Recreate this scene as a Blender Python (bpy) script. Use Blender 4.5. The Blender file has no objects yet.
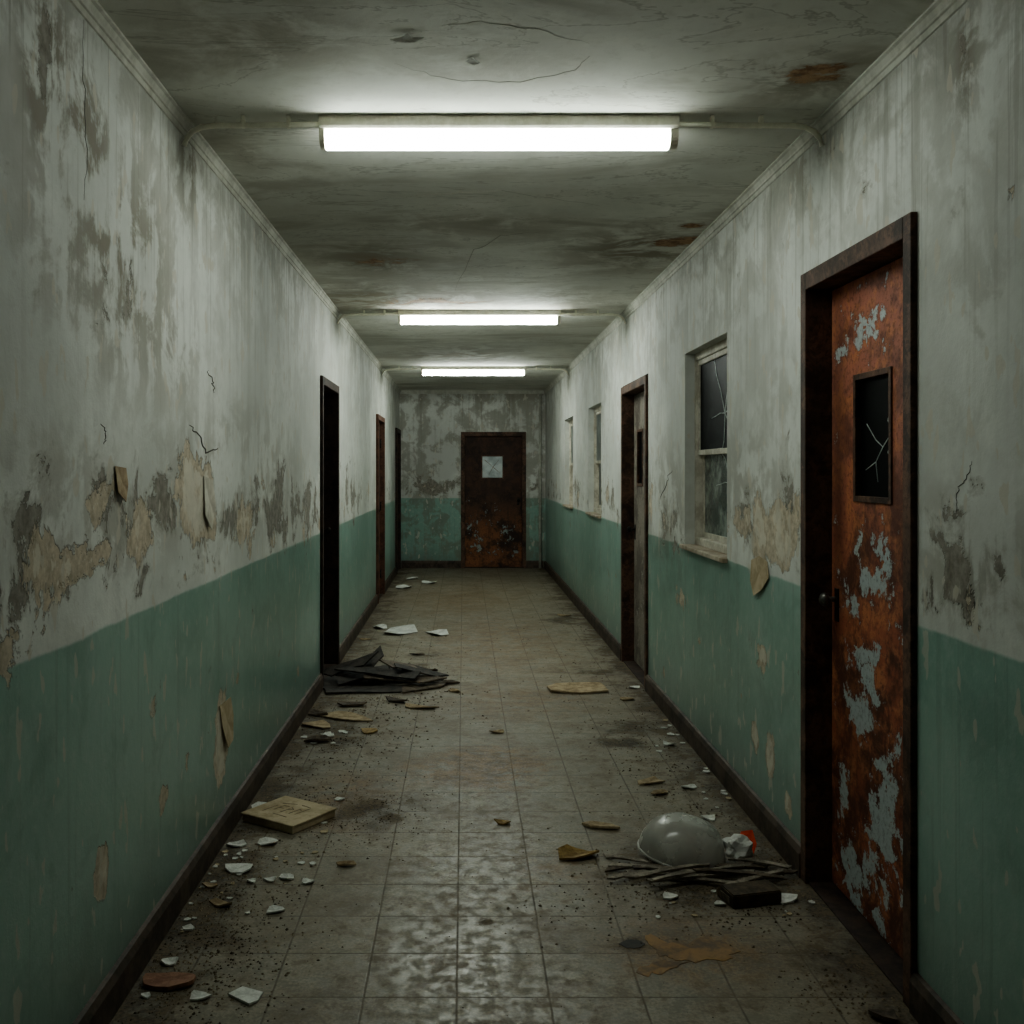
import bpy, bmesh, math, random
import numpy as np
from mathutils import Vector, Matrix, noise as mnoise
C = bpy.context.scene.collection
PI = math.pi
F, VX, VY, CH = 1024.0, 463.5, 470.0, 1.53
XL, XR, H, D, YB = -1.0, 1.28, 2.78, 16.0, -5.0
# where a spot seen in the photograph lies on each surface of the corridor
def Lw(px, py): Y = F*-XL/(VX-px); return (Y, CH-(py-VY)*Y/F)
def Rw(px, py, X=XR): Y = F*X/(px-VX); return (Y, CH-(py-VY)*Y/F)
def Ew(px, py): return ((px-VX)*D/F, CH-(py-VY)*D/F)
def Cl(px, py): Y = F*(H-CH)/(VY-py); return ((px-VX)*Y/F, Y)
def Fl(px, py): Y = F*CH/(py-VY); return ((px-VX)*Y/F, Y)

# ------------------------------------------------------------------ objects
def tag(o, label=None, cat=None, group=None, kind=None):
    if label: o['label'] = label
    if cat: o['category'] = cat
    if group: o['group'] = group
    if kind: o['kind'] = kind
    return o
def empty(name, loc=(0,0,0), rz=0):
    o = bpy.data.objects.new(name, None); C.objects.link(o)
    o.location = loc; o.rotation_euler = (0,0,rz); o.empty_display_size = .1
    return o
def obj(name, bm, m, parent=None, smooth=False):
    bmesh.ops.recalc_face_normals(bm, faces=bm.faces)
    me = bpy.data.meshes.new(name); bm.to_mesh(me); bm.free()
    if smooth:
        for p in me.polygons: p.use_smooth = True
    me.materials.append(m)
    o = bpy.data.objects.new(name, me); C.objects.link(o)
    if parent: o.parent = parent
    return o
def bx(bm, x0, x1, y0, y1, z0, z1, bev=0):
    r = bmesh.ops.create_cube(bm, size=1)
    for v in r['verts']:
        v.co = Vector(((x0+x1)/2+v.co.x*(x1-x0), (y0+y1)/2+v.co.y*(y1-y0), (z0+z1)/2+v.co.z*(z1-z0)))
    if bev:
        es = list({e for v in r['verts'] for e in v.link_edges})
        bmesh.ops.bevel(bm, geom=es, offset=bev, segments=2, affect='EDGES', profile=.5)
    return bm
def tube(bm, pts, r, seg=8, caps=True):
    pts = [Vector(p) for p in pts]; rings = []
    for i, p in enumerate(pts):
        t = (pts[min(i+1,len(pts)-1)]-pts[max(i-1,0)]).normalized()
        up = Vector((0,0,1)) if abs(t.z) < .9 else Vector((0,1,0))
        a = t.cross(up).normalized(); b = t.cross(a)
        rr = r[i] if isinstance(r, (list,tuple)) else r
        rings.append([bm.verts.new(p+(a*math.cos(k*2*PI/seg)+b*math.sin(k*2*PI/seg))*rr) for k in range(seg)])
    for A, B in zip(rings, rings[1:]):
        for k in range(seg): bm.faces.new((A[k],A[(k+1)%seg],B[(k+1)%seg],B[k]))
    if caps: bm.faces.new(rings[0]); bm.faces.new(rings[-1])
    return bm
def prism(bm, prof, axis, a, b):
    """profile of (u,v) pairs swept from a to b: axis 'x' -> (s,u,v), 'y' -> (u,s,v)"""
    def P(s, u, v): return (s,u,v) if axis == 'x' else (u,s,v)
    A = [bm.verts.new(P(a,u,v)) for u, v in prof]; B = [bm.verts.new(P(b,u,v)) for u, v in prof]
    n = len(prof)
    for k in range(n): bm.faces.new((A[k],A[(k+1)%n],B[(k+1)%n],B[k]))
    bm.faces.new(A); bm.faces.new(B)
    return bm

# ------------------------------------------------------------------ materials
class G:
    def __init__(s, name):
        s.m = bpy.data.materials.new(name); s.m.use_nodes = True; s.t = s.m.node_tree
        s.b = s.t.nodes['Principled BSDF']; s._oc = None
    def n(s, t): return s.t.nodes.new(t)
    def put(s, sock, v):
        if v is None: return
        if isinstance(v, bpy.types.NodeSocket): s.t.links.new(v, sock)
        elif isinstance(v, (tuple,list)) and sock.type == 'RGBA' and len(v) == 3: sock.default_value = (*v,1)
        else: sock.default_value = v
    def oc(s):
        if s._oc is None: s._oc = s.n('ShaderNodeTexCoord').outputs['Object']
        return s._oc
    def xyz(s, v=None):
        q = s.n('ShaderNodeSeparateXYZ'); s.put(q.inputs[0], v or s.oc()); return q.outputs
    def comb(s, x, y, z):
        q = s.n('ShaderNodeCombineXYZ')
        for i, v in enumerate((x,y,z)): s.put(q.inputs[i], v)
        return q.outputs[0]
    def ma(s, op, a, b=None, clamp=False):
        q = s.n('ShaderNodeMath'); q.operation = op; q.use_clamp = clamp
        s.put(q.inputs[0], a); s.put(q.inputs[1], b); return q.outputs[0]
    def add(s, a, b): return s.ma('ADD', a, b)
    def mul(s, a, b): return s.ma('MULTIPLY', a, b)
    def mix(s, f, a, b, mode='MIX'):
        q = s.n('ShaderNodeMix'); q.data_type = 'RGBA'; q.blend_type = mode
        s.put(q.inputs[0], f); s.put(q.inputs[6], a); s.put(q.inputs[7], b); return q.outputs[2]
    def noise(s, scale, detail=5, rough=.6, vec=None, dist=0):
        q = s.n('ShaderNodeTexNoise'); s.put(q.inputs['Vector'], vec or s.oc())
        q.inputs['Scale'].default_value = scale; q.inputs['Detail'].default_value = min(detail,6)
        q.inputs['Roughness'].default_value = rough; q.inputs['Distortion'].default_value = dist
        return q.outputs[0]
    def ss(s, v, lo, hi, a=0., b=1.):
        q = s.n('ShaderNodeMapRange'); q.interpolation_type = 'SMOOTHSTEP'
        s.put(q.inputs[0], v)
        for i, k in enumerate((lo,hi,a,b)): q.inputs[i+1].default_value = k
        return q.outputs[0]
    def attr(s, name='mask'):
        q = s.n('ShaderNodeAttribute'); q.attribute_name = name
        r = s.n('ShaderNodeSeparateColor'); s.put(r.inputs[0], q.outputs['Color']); return r.outputs
    def done(s, col=None, rough=None, height=None, dist=.004, strength=.6, metal=None, spec=None):
        s.put(s.b.inputs['Base Color'], col); s.put(s.b.inputs['Roughness'], rough)
        s.put(s.b.inputs['Metallic'], metal); s.put(s.b.inputs['Specular IOR Level'], spec)
        if height is not None:
            q = s.n('ShaderNodeBump'); q.inputs['Distance'].default_value = dist; q.inputs['Strength'].default_value = strength
            s.put(q.inputs['Height'], height); s.put(s.b.inputs['Normal'], q.outputs[0])
        return s.m

def wall_material():
    g = G('peeling_two_tone_wall_paint'); x, y, z = g.xyz()
    R, S, K = g.attr()
    nA = g.noise(.9,5,.62); nB = g.noise(4.2,6,.66, dist=.4); nC = g.noise(22,4,.7)
    sv = g.comb(g.mul(x,7), g.mul(y,7), g.mul(z,.35))
    st = g.noise(1.3,5,.65, sv); st2 = g.noise(5,3,.6, g.comb(g.mul(x,6), g.mul(y,6), g.mul(z,.16)))
    up = g.mix(g.ss(nA,.38,.62), (.57,.585,.55), (.75,.765,.725))
    up = g.mix(g.ss(nC,.42,.7,0,.3), up, (.54,.55,.505))
    up = g.mix(g.ss(nB,.50,.62,0,.24), up, (.44,.445,.40))
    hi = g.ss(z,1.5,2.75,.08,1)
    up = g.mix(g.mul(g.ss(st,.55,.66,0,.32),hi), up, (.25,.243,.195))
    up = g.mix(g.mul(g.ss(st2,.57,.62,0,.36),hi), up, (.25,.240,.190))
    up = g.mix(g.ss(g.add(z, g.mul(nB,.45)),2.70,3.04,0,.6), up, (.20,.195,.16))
    gr = g.mix(g.ss(nA,.38,.62), (.240,.400,.340), (.340,.505,.442))
    gr = g.mix(g.ss(nC,.46,.7,0,.40), gr, (.44,.54,.485))
    gr = g.mix(g.ss(nB,.5,.64,0,.40), gr, (.185,.300,.252))
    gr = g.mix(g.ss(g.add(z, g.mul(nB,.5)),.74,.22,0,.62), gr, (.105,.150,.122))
    gr = g.mix(g.ss(st2,.56,.66,0,.25), gr, (.15,.22,.185))
    gr = g.mix(g.ss(st,.58,.70,0,.30), gr, (.44,.51,.455))
    t = g.ss(g.add(z, g.mul(g.add(nB,-.5),.03)),1.083,1.096)
    p = g.mix(t, gr, up)
    # soft stains
    sm = g.mul(S, g.ss(g.add(nB, g.mul(g.add(st,-.5),.5)),.43,.55))
    p = g.mix(g.ma('MINIMUM',sm,.85), p, (.205,.178,.125))
    # dark exposed mortar
    kf = g.add(K, g.mul(g.add(g.noise(3.6,6,.70,dist=.4),-.5),2.2))
    km = g.ss(kf,.5,.53); p = g.mix(g.mul(g.ss(kf,.36,.5),.4), p, (.27,.255,.21))
    p = g.mix(g.mul(km,.88), p, g.mix(g.ss(nC,.3,.7),(.17,.155,.125),(.36,.335,.285)))
    # bare beige plaster under lost paint
    nP = g.noise(2.9,6,.66, g.comb(x, g.add(y,13), g.mul(z,.9)), .3)
    rf = g.add(R, g.mul(g.add(nP,-.5),2.2)); rm = g.ss(rf,.5,.515)
    p = g.mix(g.mul(g.ss(rf,.46,.5),.6), p, (.14,.128,.098))  # dark rim round the lost paint: edge shadow put into the colour
    p = g.mix(rm, p, g.mix(g.ss(nC,.3,.7),(.40,.345,.255),(.66,.585,.46)))
    inner = g.mul(g.ss(rf,.66,.69), g.ss(nB,.40,.52)); p = g.mix(g.mul(inner,.7), p, (.72,.69,.60))
    sp = g.ss(g.noise(1,2,.5,g.comb(g.mul(x,15),g.mul(y,15),g.mul(z,7))),.637,.65)
    p = g.mix(g.mul(sp,.7), p, (.58,.55,.47))
    hgt = g.add(g.add(g.mul(rm,-1.), g.mul(km,-.6)), g.add(g.mul(nC,.3), g.mul(nB,.3)))
    ro = g.mix(t,(.29,.29,.29),(.8,.8,.8)); ro = g.mix(g.ma('MAXIMUM',rm,km), ro, (.9,.9,.9))
    return g.done(p, ro, hgt, .006, .8, spec=.5)
def ceiling_material():
    g = G('stained_plaster_ceiling'); R, S, K = g.attr()
    nA = g.noise(.8,5,.6); nB = g.noise(3.2,6,.66,dist=.5); nC = g.noise(20,4,.7)
    x, y, z = g.xyz(); w = g.noise(1.2,6,.62, g.comb(g.mul(x,.8), g.mul(y,2.0), z), .6)
    p = g.mix(g.ss(nA,.38,.62), (.58,.585,.53), (.74,.745,.69))
    p = g.mix(g.ss(w,.49,.66,0,.6), p, (.36,.345,.285))
    p = g.mix(g.ss(nC,.5,.75,0,.3), p, (.42,.41,.35))
    p = g.mix(g.ma('MINIMUM', g.mul(S, g.ss(nB,.38,.56)),.85), p, (.23,.20,.135))
    rf = g.add(R, g.mul(g.add(nB,-.5),1.6)); rm = g.ss(rf,.5,.54)
    p = g.mix(g.mul(g.ss(rf,.34,.5),.55), p, (.27,.215,.14))
    p = g.mix(rm, p, g.mix(g.ss(nC,.35,.65),(.21,.12,.065),(.44,.29,.17)))
    ring = g.mul(g.ss(w,.492,.5), g.ss(w,.512,.5))
    p = g.mix(g.mul(ring,.4), p, (.22,.205,.16))
    return g.done(p, .85, g.add(g.mul(nC,.25), g.add(g.mul(rm,-.8), g.mul(nB,.35))), .008, .5, spec=.3)
def floor_material():
    g = G('dirty_square_floor_tiles'); x, y, z = g.xyz(); R, S, B = g.attr()
    T = .27
    def line(c, o):
        f = g.ma('FRACT', g.ma('DIVIDE', g.add(c,o), T)); return g.ma('MINIMUM', f, g.ma('SUBTRACT',1,f))
    jt = g.ss(g.ma('MINIMUM', line(x,30*T+.02), line(y,30*T)), .004,.020,1,0)
    cell = g.n('ShaderNodeTexWhiteNoise'); cell.noise_dimensions = '2D'
    g.put(cell.inputs['Vector'], g.comb(g.ma('FLOOR',g.ma('DIVIDE',g.add(x,30*T+.02),T)), g.ma('FLOOR',g.ma('DIVIDE',g.add(y,30*T),T)),0))
    nA = g.noise(1.1,4,.6); nB = g.noise(3.4,6,.70,dist=.3); nM = g.noise(9,6,.74,dist=.2); nD = g.noise(90,3,.65); nG = g.noise(20,6,.76)
    fine = g.add(g.mul(nM,.6), g.mul(nD,.4))
    mid = g.add(g.mul(nB,.55),g.mul(nM,.45))
    p = g.mix(g.ss(fine,.40,.60), (.195,.178,.135), (.345,.322,.255))
    p = g.mix(g.ss(nA,.40,.60,0,.35), p, (.245,.212,.148))
    p = g.mix(g.mul(cell.outputs[0],.24), p, (.165,.155,.124))
    p = g.mix(g.ss(mid,.48,.58,0,.6), p, (.120,.094,.058))
    p = g.mix(g.ss(nM,.54,.64,0,.6), p, (.095,.076,.048))
    p = g.mix(g.mul(jt,g.ss(nB,.60,.42,.25,.75)), p, (.065,.054,.038))
    sm = g.mul(S, g.ss(mid,.36,.52)); p = g.mix(g.ma('MINIMUM',sm,.82), p, g.mix(g.ss(fine,.42,.60),(.100,.058,.024),(.255,.155,.065)))
    rf = g.add(R, g.mul(g.add(g.add(g.mul(nB,.5),g.mul(nM,.5)),-.5),2.4)); rm = g.ss(rf,.26,.66)
    p = g.mix(g.mul(rm,.88), p, g.mix(g.ss(fine,.42,.60),(.032,.025,.016),(.150,.115,.070)))
    gl = g.mul(B, g.mul(g.ss(nG,.58,.44), g.ss(nM,.62,.42,.25,1)))
    ro = g.ma('SUBTRACT', g.ss(nG,.40,.62,.50,.66), g.mul(gl,.20)); ro = g.ma('MAXIMUM', ro, g.mul(rm,.85)); ro = g.ma('MAXIMUM', ro, g.mul(jt,.7))
    return g.done(p, ro, g.add(g.mul(nD,.35), g.add(g.mul(jt,-.7), g.mul(nG,.2))), .002, .35, spec=.5)
def rust_material(name, c0, c1, c2, paint, seed, bias=0., rough=.7, toplift=None, lowlift=None, soft=.07, pscale=11):
    g = G(name); x, y, z = g.xyz(); R, S, K = g.attr()
    v = g.comb(g.add(x,seed), y, z)
    nA = g.noise(3.4,5,.68,v); nB = g.noise(11,6,.74,v,.6); nC = g.noise(50,4,.7,v); nP = g.noise(pscale,6,.72,v,.2)
    st = g.noise(2.2,5,.65, g.comb(g.mul(g.add(x,seed),5), y, g.mul(z,.5)))
    p = g.mix(g.ss(nA,.40,.58), c0, c1)
    if toplift: p = g.mix(g.ss(z,.9,1.9,0,.65), p, toplift)
    if lowlift: p = g.mix(g.mul(g.ss(z,1.15,.45,0,1), g.ss(nA,.36,.56)), p, lowlift)
    p = g.mix(g.mul(g.ss(nB,.46,.60), .8), p, c2)
    p = g.mix(g.ss(nA,.50,.40,0,.6), p, c0)
    p = g.mix(g.ss(st,.56,.66,0,.45), p, c0)
    p = g.mix(g.ss(nC,.5,.64,0,.6), p, c0)
    p = g.mix(g.ma('MINIMUM',g.mul(S,g.ss(nA,.3,.55)),.85), p, tuple(k*.7 for k in c0))
    rf = g.add(g.add(R,bias), g.mul(g.add(nP,-.5),2.8)); rm = g.ss(rf,.5,.5+soft)
    p = g.mix(g.mul(g.ss(rf,.40,.5),.4), p, c0)
    p = g.mix(g.mul(rm,.92), p, g.mix(g.ss(nC,.46,.70), paint, tuple(k*.5 for k in paint)))
    return g.done(p, g.mix(rm,(rough,)*3,(.5,.5,.5)), g.add(g.mul(nC,.5), g.add(g.mul(nB,.4), g.mul(rm,.5))), .004, .8, spec=.4)
def simple(name, a, b, scale=12, rough=.8, bump=.4, metal=None, spec=.4, dist=.003):
    g = G(name); n1 = g.noise(scale,4,.65); n2 = g.noise(scale*5,3,.65)
    return g.done(g.mix(g.ss(g.add(g.mul(n1,.7),g.mul(n2,.3)),.38,.62), a, b), rough, g.add(n1,g.mul(n2,.5)), dist, bump, metal, spec)
M = {}
M['wall'] = wall_material(); M['ceiling'] = ceiling_material(); M['floor'] = floor_material()
M['rust'] = rust_material('rusted_red_door_steel', (.105,.038,.022), (.40,.122,.062), (.58,.225,.105), (.50,.575,.585), 0, .11, toplift=(.52,.205,.145), soft=.12, pscale=10)
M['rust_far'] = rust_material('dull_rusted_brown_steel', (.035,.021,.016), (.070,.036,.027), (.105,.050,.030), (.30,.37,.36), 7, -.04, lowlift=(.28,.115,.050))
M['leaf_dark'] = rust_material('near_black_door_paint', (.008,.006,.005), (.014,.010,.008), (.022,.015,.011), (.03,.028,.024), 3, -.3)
M['leaf_grey'] = rust_material('grey_brown_door_paint', (.12,.102,.083), (.25,.22,.185), (.29,.262,.22), (.34,.32,.285), 5, .05)
M['frame'] = rust_material('rusty_brown_frame', (.045,.027,.019), (.125,.072,.050), (.20,.108,.068), (.24,.22,.20), 11, -.12)
M['frame_dark'] = simple('dark_rusty_frame', (.016,.011,.009), (.06,.036,.025), 9, .75, .7)
M['frame_red'] = simple('reddish_brown_frame', (.07,.033,.022), (.16,.078,.05), 9, .75, .6)
M['base'] = simple('scuffed_brown_baseboard', (.034,.025,.018), (.11,.078,.057), 7, .6, .5)
M['trim'] = simple('grimy_cornice_paint', (.38,.375,.32), (.56,.56,.495), 5, .8, .4)
M['cream'] = simple('aged_cream_paint', (.46,.425,.345), (.70,.67,.58), 9, .7, .4)
M['sill'] = simple('worn_wood_sill', (.30,.24,.165), (.54,.48,.39), 5, .75, .3)
M['housing'] = simple('yellowed_enamel', (.62,.60,.49), (.78,.76,.66), 10, .5, .2)
M['conduit'] = simple('painted_conduit', (.82,.80,.68), (.92,.90,.78), 14, .5, .05)
M['metal'] = simple('blackened_iron', (.012,.011,.010), (.05,.045,.04), 30, .45, .4, .8)
M['steel'] = simple('dull_steel_knob', (.12,.115,.105), (.28,.27,.25), 30, .4, .2, .9)
M['white'] = simple('white_paint_flake', (.54,.54,.50), (.78,.78,.74), 25, .8, .4)
M['tan'] = simple('tan_fibreboard', (.26,.19,.11), (.48,.38,.25), 18, .85, .5)
M['card'] = simple('beige_cardboard', (.38,.30,.185), (.56,.47,.325), 10, .85, .4)
M['redscrap'] = simple('brick_red_scrap', (.22,.11,.07), (.38,.21,.14), 18, .8, .5)
M['mustard'] = simple('mustard_wet_film', (.085,.045,.014), (.31,.165,.042), 7, .35, .05)
M['tar'] = simple('black_tarry_spot', (.008,.007,.006), (.030,.024,.017), 12, .6, .1)
M['ochre'] = simple('ochre_scrap', (.20,.125,.035), (.40,.27,.10), 18, .7, .5)
M['char'] = simple('charred_board', (.011,.010,.008), (.055,.046,.037), 16, .65, .4)
M['char_edge'] = simple('scorched_brown_board', (.05,.037,.025), (.17,.13,.09), 16, .7, .5)
M['slat'] = simple('grey_weathered_slat', (.15,.13,.10), (.36,.32,.26), 20, .8, .6)
M['block'] = simple('dark_brown_wood_block', (.035,.024,.012), (.12,.085,.048), 14, .7, .6)
M['orange'] = simple('bright_orange_plastic', (.80,.085,.035), (.92,.14,.065), 14, .5, .2)
M['paper'] = simple('crumpled_white_paper', (.54,.54,.51), (.76,.76,.73), 9, .85, .3)
M['crumb'] = simple('brown_dirt_crumbs', (.055,.042,.027), (.30,.24,.16), 5, .9, .3)
M['ink'] = simple('faded_print', (.12,.088,.055), (.22,.17,.105), 30, .9, .1)
M['crack'] = simple('dark_wall_crack', (.07,.064,.05), (.12,.11,.09), 30, .95, .1)  # plain dark tone of the wall crack lines
M['crack_soft'] = simple('hairline_ceiling_crack', (.24,.225,.185), (.33,.31,.26), 30, .95, .1)
M['glassedge'] = simple('pale_glass_edge', (.45,.52,.50), (.65,.70,.68), 30, .3, .1)
g = G('cloudy_window_glass'); M['glass_cloudy'] = g.done(g.mix(g.ss(g.noise(5,5,.65),.40,.60),(.070,.090,.080),(.34,.385,.350)), .25, spec=.35)
g = G('greenish_window_glass'); M['glass_pale'] = g.done(g.mix(g.ss(g.noise(4,5,.65),.40,.60),(.055,.075,.070),(.19,.225,.212)), .3, spec=.3)
g = G('dark_window_glass'); M['glass'] = g.done(g.mix(g.ss(g.noise(6,4,.65),.46,.66),(.004,.006,.006),(.022,.027,.026)), .5, spec=.05)
g = G('black_door_glass'); M['glass_black'] = g.done(g.mix(g.noise(9,4,.6),(.003,.004,.004),(.008,.009,.009)), .5, spec=.04)
g = G('pale_cracked_pane'); M['pane_pale'] = g.done(g.mix(g.ss(g.noise(7,4,.6),.35,.65),(.38,.45,.46),(.66,.72,.72)), .3)
g = G('cloudy_plastic'); q = g.noise(6,4,.6)
M['opal'] = g.done(g.mix(g.ss(q,.36,.64),(.60,.585,.53),(.73,.715,.66)), g.ss(q,.38,.62,.20,.34), spec=.5)
g.b.inputs['Transmission Weight'].default_value = .45
for nm, st_ in (('near',29),('middle',64),('far',54)):
    g = G('fluorescent_diffuser_'+nm); g.b.inputs['Base Color'].default_value = (.9,.9,.88,1)
    g.b.inputs['Emission Color'].default_value = (.92,1.0,.925,1); g.b.inputs['Emission Strength'].default_value = st_
    M['glow_'+nm] = g.m

# ------------------------------------------------------------------ surfaces with painted fields
def fields(P, blobs, chan):
    """P (n,2) positions; blobs: (u,v,ru,rv,strength)"""
    f = np.zeros(len(P))
    for (u,v,ru,rv,s) in blobs:
        d = np.sqrt(((P[:,0]-u)/ru)**2+((P[:,1]-v)/rv)**2)
        f = np.maximum(f, s*np.clip(1.25-d,0,1)**.8)
    return f
def blob(fn, px, py, rx, ry, s=.75):
    u, v = fn(px,py); a, b = fn(px+rx,py), fn(px-rx,py); c, d = fn(px,py+ry), fn(px,py-ry)
    ru = max(abs(a[0]-b[0]), abs(c[0]-d[0]))/2; rv = max(abs(c[1]-d[1]), abs(a[1]-b[1]) if fn in (Cl,Fl) else 0)/2
    if fn in (Cl,Fl):
        ru = abs(a[0]-b[0])/2; rv = abs(c[1]-d[1])/2
    return (u,v,ru,rv,s)
def ticks(a, b, step, extra=()):
    n = max(1, round((b-a)/step)); t = {round(a+(b-a)*i/n,4) for i in range(n+1)}
    for e in extra:
        t = {k for k in t if abs(k-e) > step*.3 or k in (a,b)} | {round(e,4)}
    return sorted(t)
def surface(name, place, us, vs, holes, reveal, mat, R=(), S=(), K=(), bands=None):
    """grid in (u,v) with rectangular holes; place(u,v,depth)->xyz"""
    idx = {}; V = []; UV = []; Fc = []
    def vt(i, j):
        if (i,j) not in idx:
            idx[i,j] = len(V); V.append(place(us[i],vs[j],0)); UV.append((us[i],vs[j]))
        return idx[i,j]
    for i in range(len(us)-1):
        for j in range(len(vs)-1):
            cu, cv = (us[i]+us[i+1])/2, (vs[j]+vs[j+1])/2
            if any(h[0] < cu < h[1] and h[2] < cv < h[3] for h in holes): continue
            Fc.append((vt(i,j),vt(i+1,j),vt(i+1,j+1),vt(i,j+1)))
    n0 = len(V)
    for (a,b,c,d) in holes:
        for (p,q) in (((a,c),(a,d)),((a,d),(b,d)),((b,d),(b,c)),((b,c),(a,c))):
            if p[1] == 0 and q[1] == 0: continue
            k = len(V)
            V += [place(*p,0),place(*q,0),place(*q,reveal),place(*p,reveal)]; UV += [p,q,q,p]
            Fc.append((k,k+1,k+2,k+3))
    me = bpy.data.meshes.new(name); me.from_pydata(V,[],Fc); me.update()
    P = np.array(UV); col = np.zeros((len(V),4)); col[:,3] = 1
    for c, bl in enumerate((R,S,K)): col[:,c] = fields(P,bl,c)
    if bands: bands(P, col)
    col[n0:,:3] = 0
    at = me.color_attributes.new('mask','FLOAT_COLOR','POINT'); at.data.foreach_set('color', col.ravel())
    me.materials.append(mat)
    o = bpy.data.objects.new(name, me); C.objects.link(o)
    return o
def hump(v, a, b, c, d): return np.clip((v-a)/(b-a),0,1)*np.clip((d-v)/(d-c),0,1)

# openings (along-wall start, end, bottom, top)
LD = [(7.14,8.09,0,2.19), (11.70,12.66,0,2.17), (14.98,15.88,0,2.15)]
RD = [(2.89,3.838,0,2.26), (7.10,8.217,0,2.19)]
RW = [(4.974,5.917,1.09,2.20), (9.53,10.49,1.09,2.16), (11.97,12.93,1.085,2.15)]
ED = (-.04,.977,0,2.125)
B = blob
def wall_bands(P, col):
    z = P[:,1]
    col[:,0] = np.maximum(col[:,0], .30*hump(z,1.06,1.12,1.22,1.66)); col[:,0] = np.maximum(col[:,0], .10*hump(z,.1,.3,.8,1.1))
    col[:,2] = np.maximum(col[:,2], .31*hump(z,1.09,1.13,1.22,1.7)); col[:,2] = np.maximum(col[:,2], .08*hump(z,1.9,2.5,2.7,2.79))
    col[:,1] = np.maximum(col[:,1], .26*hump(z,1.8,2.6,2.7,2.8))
lR = [B(Lw,195,505,30,66,.76),B(Lw,120,485,16,32,.62),B(Lw,100,505,24,38,.68),B(Lw,35,560,36,46,.60),B(Lw,75,560,38,42,.60),B(Lw,145,535,50,50,.60),
      B(Lw,222,742,8,55,.95),B(Lw,101,876,9,38,1.0),B(Lw,187,760,5,20,.8),B(Lw,165,800,5,16,.8),B(Lw,180,812,5,16,.75),B(Lw,237,680,4,12,.7),
      B(Lw,27,284,7,24,.75),B(Lw,300,512,14,36,.46),B(Lw,245,520,34,46,.45),B(Lw,262,580,14,14,.5)]
lS = [B(Lw,45,70,26,110,1.3),B(Lw,120,250,75,130,.85),B(Lw,160,330,50,80,.6),B(Lw,85,140,40,110,.95),B(Lw,190,170,16,60,.75),B(Lw,290,290,30,70,.35),B(Lw,60,480,70,60,.35),B(Lw,240,470,70,70,.35),B(Lw,28,284,10,26,1.0),B(Lw,130,520,90,50,.45)]
lK = [B(Lw,240,525,40,42,.56),B(Lw,278,505,32,50,.60),B(Lw,308,515,14,52,.52),B(Lw,50,590,66,42,.54),B(Lw,150,510,60,60,.52),B(Lw,120,290,44,70,.40),B(Lw,350,490,24,40,.45),B(Lw,20,530,24,60,.48),B(Lw,45,60,12,80,.72),B(Lw,100,200,20,50,.40)]
surf_y = lambda ex: ticks(YB, D, .06, ex)
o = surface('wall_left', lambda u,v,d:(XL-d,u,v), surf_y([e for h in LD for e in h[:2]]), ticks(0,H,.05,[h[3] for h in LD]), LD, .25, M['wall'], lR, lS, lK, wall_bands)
tag(o,'long left corridor wall, pale peeling plaster over green painted lower half','wall',kind='structure'); WL = o
rR = [B(Rw,775,525,34,48,.70),B(Rw,740,515,20,46,.66),B(Rw,760,572,10,28,.75),B(Rw,755,738,5,18,.85),B(Rw,770,757,5,24,.85),B(Rw,788,803,5,20,.8),B(Rw,763,655,4,11,.7),B(Rw,735,625,4,11,.7),B(Rw,798,512,12,40,.64),
      B(Rw,715,610,4,10,.7),B(Rw,700,640,4,12,.7),B(Rw,742,700,4,12,.7),B(Rw,680,600,10,30,.38)]
rS = [B(Rw,790,400,40,120,.25),B(Rw,965,60,16,70,.9),B(Rw,970,560,70,80,.5),B(Rw,745,490,50,70,.4),B(Rw,980,330,50,120,.25),B(Rw,665,510,24,70,.45),B(Rw,805,170,24,60,.5),B(Rw,660,330,30,60,.25)]
rK = [B(Rw,961,582,17,46,.80),B(Rw,1000,572,15,36,.74),B(Rw,938,545,11,26,.68),B(Rw,930,590,11,38,.64),B(Rw,668,520,20,48,.55),B(Rw,612,500,12,28,.48),B(Rw,575,490,12,20,.45),B(Rw,965,45,9,30,.7),B(Rw,780,500,38,34,.46)]
rex = [e for h in RD+RW for e in h[:2]]
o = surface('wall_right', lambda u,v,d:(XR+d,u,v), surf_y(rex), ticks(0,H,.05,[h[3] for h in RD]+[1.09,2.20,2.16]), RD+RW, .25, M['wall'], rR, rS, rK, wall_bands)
tag(o,'long right corridor wall with windows and rusty doors, green lower half','wall',kind='structure'); WR = o
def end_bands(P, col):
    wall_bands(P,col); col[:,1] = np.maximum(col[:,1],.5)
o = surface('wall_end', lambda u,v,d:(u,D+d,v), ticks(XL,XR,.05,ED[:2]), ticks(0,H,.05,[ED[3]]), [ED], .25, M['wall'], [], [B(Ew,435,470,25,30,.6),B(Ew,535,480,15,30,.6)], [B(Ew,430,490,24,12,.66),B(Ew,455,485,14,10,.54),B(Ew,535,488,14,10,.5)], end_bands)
tag(o,'dim end wall of the corridor around the far door','wall',kind='structure')
o = surface('wall_back', lambda u,v,d:(u,YB-d,v), ticks(XL,XR,.1), ticks(0,H,.1), [], 0, M['wall'], bands=wall_bands)
tag(o,'plain corridor wall behind the viewpoint','wall',kind='structure')
cR = [B(Cl,808,72,60,14,.80),B(Cl,672,243,38,9,.76),B(Cl,690,226,22,6,.68),B(Cl,430,302,70,7,.55),B(Cl,380,262,44,7,.5)]
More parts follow.
